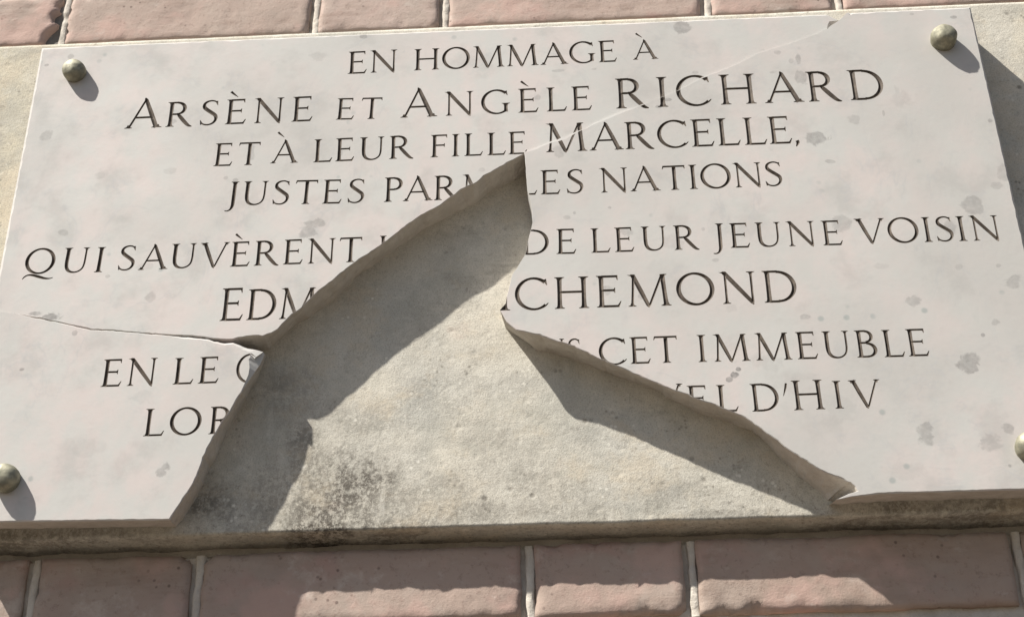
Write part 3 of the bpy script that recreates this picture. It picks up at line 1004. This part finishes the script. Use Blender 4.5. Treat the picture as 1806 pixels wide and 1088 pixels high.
LABELS = {'up': 'upper left piece with most of the first six lines', 'rt': 'right hand piece, standing a little proud', 'lo': 'lower left corner piece below the crack'}
K = 1000.0
for key in ('up', 'rt', 'lo'):
    pc, q, inset, rim, back, bdep = build_outline(key)
    n = len(q)
    words = [(i, wd) for i, wd in enumerate(WORDS) if wd[7] == key or wd[7] == 'u+' and key == 'up' or (wd[0] in ('RICHARD', 'MARCELLE,') and key == 'up')]
    verts, edges, faces, owner = [], [], [], []
    verts += [Vector((p.x * K, (p.y - Z0) * K)) for p in inset]
    faces.append(list(range(n)))
    owner.append(-1)
    # a light lattice keeps the triangles of the polished face compact
    for wi, wd in words:
        S, H = lay_word(wd, pc)
        for poly, cl in S:
            poly, cl = clean(poly), clean(cl)
            if len(poly) < 3:
                continue
            b = len(verts)
            verts += [Vector((p.x * K, (p.y - Z0) * K)) for p in poly]
            ar = sum(poly[i].x * poly[(i + 1) % len(poly)].y - poly[(i + 1) % len(poly)].x * poly[i].y for i in range(len(poly)))
            f = list(range(b, b + len(poly)))
            faces.append(f if ar > 0 else f[::-1])
            owner.append(wi)
            b = len(verts)
            verts += [Vector((p.x * K, (p.y - Z0) * K)) for p in cl]
            edges += [(b + i, b + i + 1) for i in range(len(cl) - 1)]
    if sum(inset[i].x * inset[(i + 1) % n].y - inset[(i + 1) % n].x * inset[i].y for i in range(n)) < 0:
        faces[0] = faces[0][::-1]
    r = delaunay_2d_cdt(verts, edges, faces, 0, 1e-4)
    ov, of, orig = r[0], r[2], r[5]
    ovx = [(p[0] / K, p[1] / K + Z0) for p in ov]
    stone_t, word_t = [], {}
    for f, og in zip(of, orig):
        ow = {owner[k] for k in og}
        if -1 not in ow:
            continue
        ow.discard(-1)
        if ow:
            word_t.setdefault(min(ow), []).append(f)
        else:
            stone_t.append(f)
    # marble face + sides
    remap, V, Fc, MI = {}, [], [], []
    for f in stone_t:
        ids = []
        for k in f:
            if k not in remap:
                remap[k] = len(V)
                x, z = ovx[k]
                V.append((x, pc.y(x, z), z))
            ids.append(remap[k])
        a, b, c = (Vector(V[i]) for i in ids)
        if (b - a).cross(c - a).y > 0:
            ids = ids[::-1]
        Fc.append(ids)
        MI.append(0)
    rings = []
    rings.append([(p.x, pc.y(p.x, p.y), p.y) for p in inset])
    rings.append([(p.x, pc.y(p.x, p.y) + d, p.y) for p, d in zip(rim, bdep)])
    NS = 12
    for s in range(1, NS + 1):
        f = s / NS
        ring = []
        for i in range(n):
            p = rim[i] + (back[i] - rim[i]) * f
            y0 = pc.y(rim[i].x, rim[i].y) + bdep[i]
            y = y0 + (.004 - y0) * f
            ro = .00045 if q[i][2] is not None else .0001
            if s < NS:
                a, b = rim[i - 1], rim[(i + 1) % n]
                td = (b - a).normalized()
                p = p + Vector((td.y, -td.x)) * ro * (1.6 * (1 - 2 * abs(fbm((p.x, y, p.y), 60, 3))) - .6 + .7 * fbm((p.x, y * 2, p.y), 330, 3)) * min(1, 2.5 * f)
            ring.append((p.x, y, p.y))
        rings.append(ring)
    base = len(V)
    for rg in rings:
        V += rg
    for s in range(len(rings) - 1):
        for i in range(n):
            j = (i + 1) % n
            a, b, c, d = base + s * n + i, base + s * n + j, base + (s + 1) * n + j, base + (s + 1) * n + i
            Fc.append((a, b, c, d))
            sawn = q[i][2] is None
            MI.append(0 if (s == 0 or sawn) else 1)
    o_ = mesh_obj('fragment', V, Fc, [M_MARBLE, M_FRACT], plaque, MI)
    o_['label'] = LABELS[key]
    bm = bmesh.new()
    bm.from_mesh(o_.data)
    bmesh.ops.remove_doubles(bm, verts=bm.verts, dist=2e-6)
    bmesh.ops.recalc_face_normals(bm, faces=bm.faces)
    bm.to_mesh(o_.data)
    bm.free()
    # outward check: the polished face must look towards -y
    ny = sum(p.normal.y * p.area for p in o_.data.polygons if p.material_index == 0 and abs(p.normal.y) > .9)
    if ny > 0:
        o_.data.flip_normals()
    # letters: V-cut grooves, deepest along the middle of each stroke
    for wi, tris in word_t.items():
        ed = {}
        for f in tris:
            for a, b in ((f[0], f[1]), (f[1], f[2]), (f[2], f[0])):
                kk = (min(a, b), max(a, b))
                ed[kk] = ed.get(kk, 0) + 1
        bd = [e for e, c in ed.items() if c == 1]
        ids = sorted({k for f in tris for k in f})
        P = np.array([ovx[k] for k in ids])
        A_ = np.array([ovx[e[0]] for e in bd])
        B_ = np.array([ovx[e[1]] for e in bd])
        dist = seg_dist(P, A_, B_)
        rm = {k: i for i, k in enumerate(ids)}
        VV = [(p[0], pc.y(p[0], p[1]) + min(.0014, d * 1.05), p[1]) for p, d in zip(P, dist)]
        FF = []
        for f in tris:
            x = [rm[k] for k in f]
            a, b, c = (Vector((VV[i][0], 0, VV[i][2])) for i in x)
            FF.append(x[::-1] if (b - a).cross(c - a).y > 0 else x)
        mesh_obj('engraved_word', VV, FF, M_LET, o_)

# ------------------------------------------------------------------ the four fixing studs
prof = [(0.0, .0120), (.0018, .01190), (.0038, .0115), (.0057, .0107), (.0072, .0096), (.0082, .0083), (.0088, .0066), (.0090, .0048), (.0089, .0026), (.0086, .0010), (.0084, -.001)]


def stud_mesh(seed, sc):
    V, Fc = [], []
    n = 40
    for j, (r, h) in enumerate(prof):
        for i in range(n):
            a = 2 * math.pi * i / n
            rr = r * sc
            d = Vector((math.cos(a) * rr, -h * sc, math.sin(a) * rr))
            d *= 1 + .045 * fbm((d.x, d.y + seed, d.z), 130, 3)
            if j == len(prof) - 1:
                d.y = .001
            V.append(d)
    for j in range(len(prof) - 1):
        for i in range(n):
            k = (i + 1) % n
            Fc.append((j * n + i, j * n + k, (j + 1) * n + k, (j + 1) * n + i))
    Fc.append(tuple(range(n)))
    return V, Fc


for (hx, hy, pc, sd_, sc) in ((130, 124, P_UP, 1, 1.08), (1665, 66, P_RT, 2, 1.20), (8, 842, P_LO, 3, 1.16), (1818, 786, P_RT, 4, 1.16)):
    base = pc.un(hx, hy)
    # the dome was seen about 6 mm in front of the face
    d = ray(hx, hy)
    c = CAM + d * ((base.y - .0055 - CAM.y) / d.y)
    V, Fc = stud_mesh(sd_, sc)
    V = [(v.x + c.x, v.y + pc.y(c.x, c.z), v.z + c.z) for v in V]
    so = mesh_obj('mounting_stud', V, Fc, M_STUD, plaque, smooth=True)
    bm = bmesh.new()
    bm.from_mesh(so.data)
    bmesh.ops.remove_doubles(bm, verts=bm.verts, dist=1e-5)
    bmesh.ops.recalc_face_normals(bm, faces=bm.faces)
    bm.to_mesh(so.data)
    bm.free()
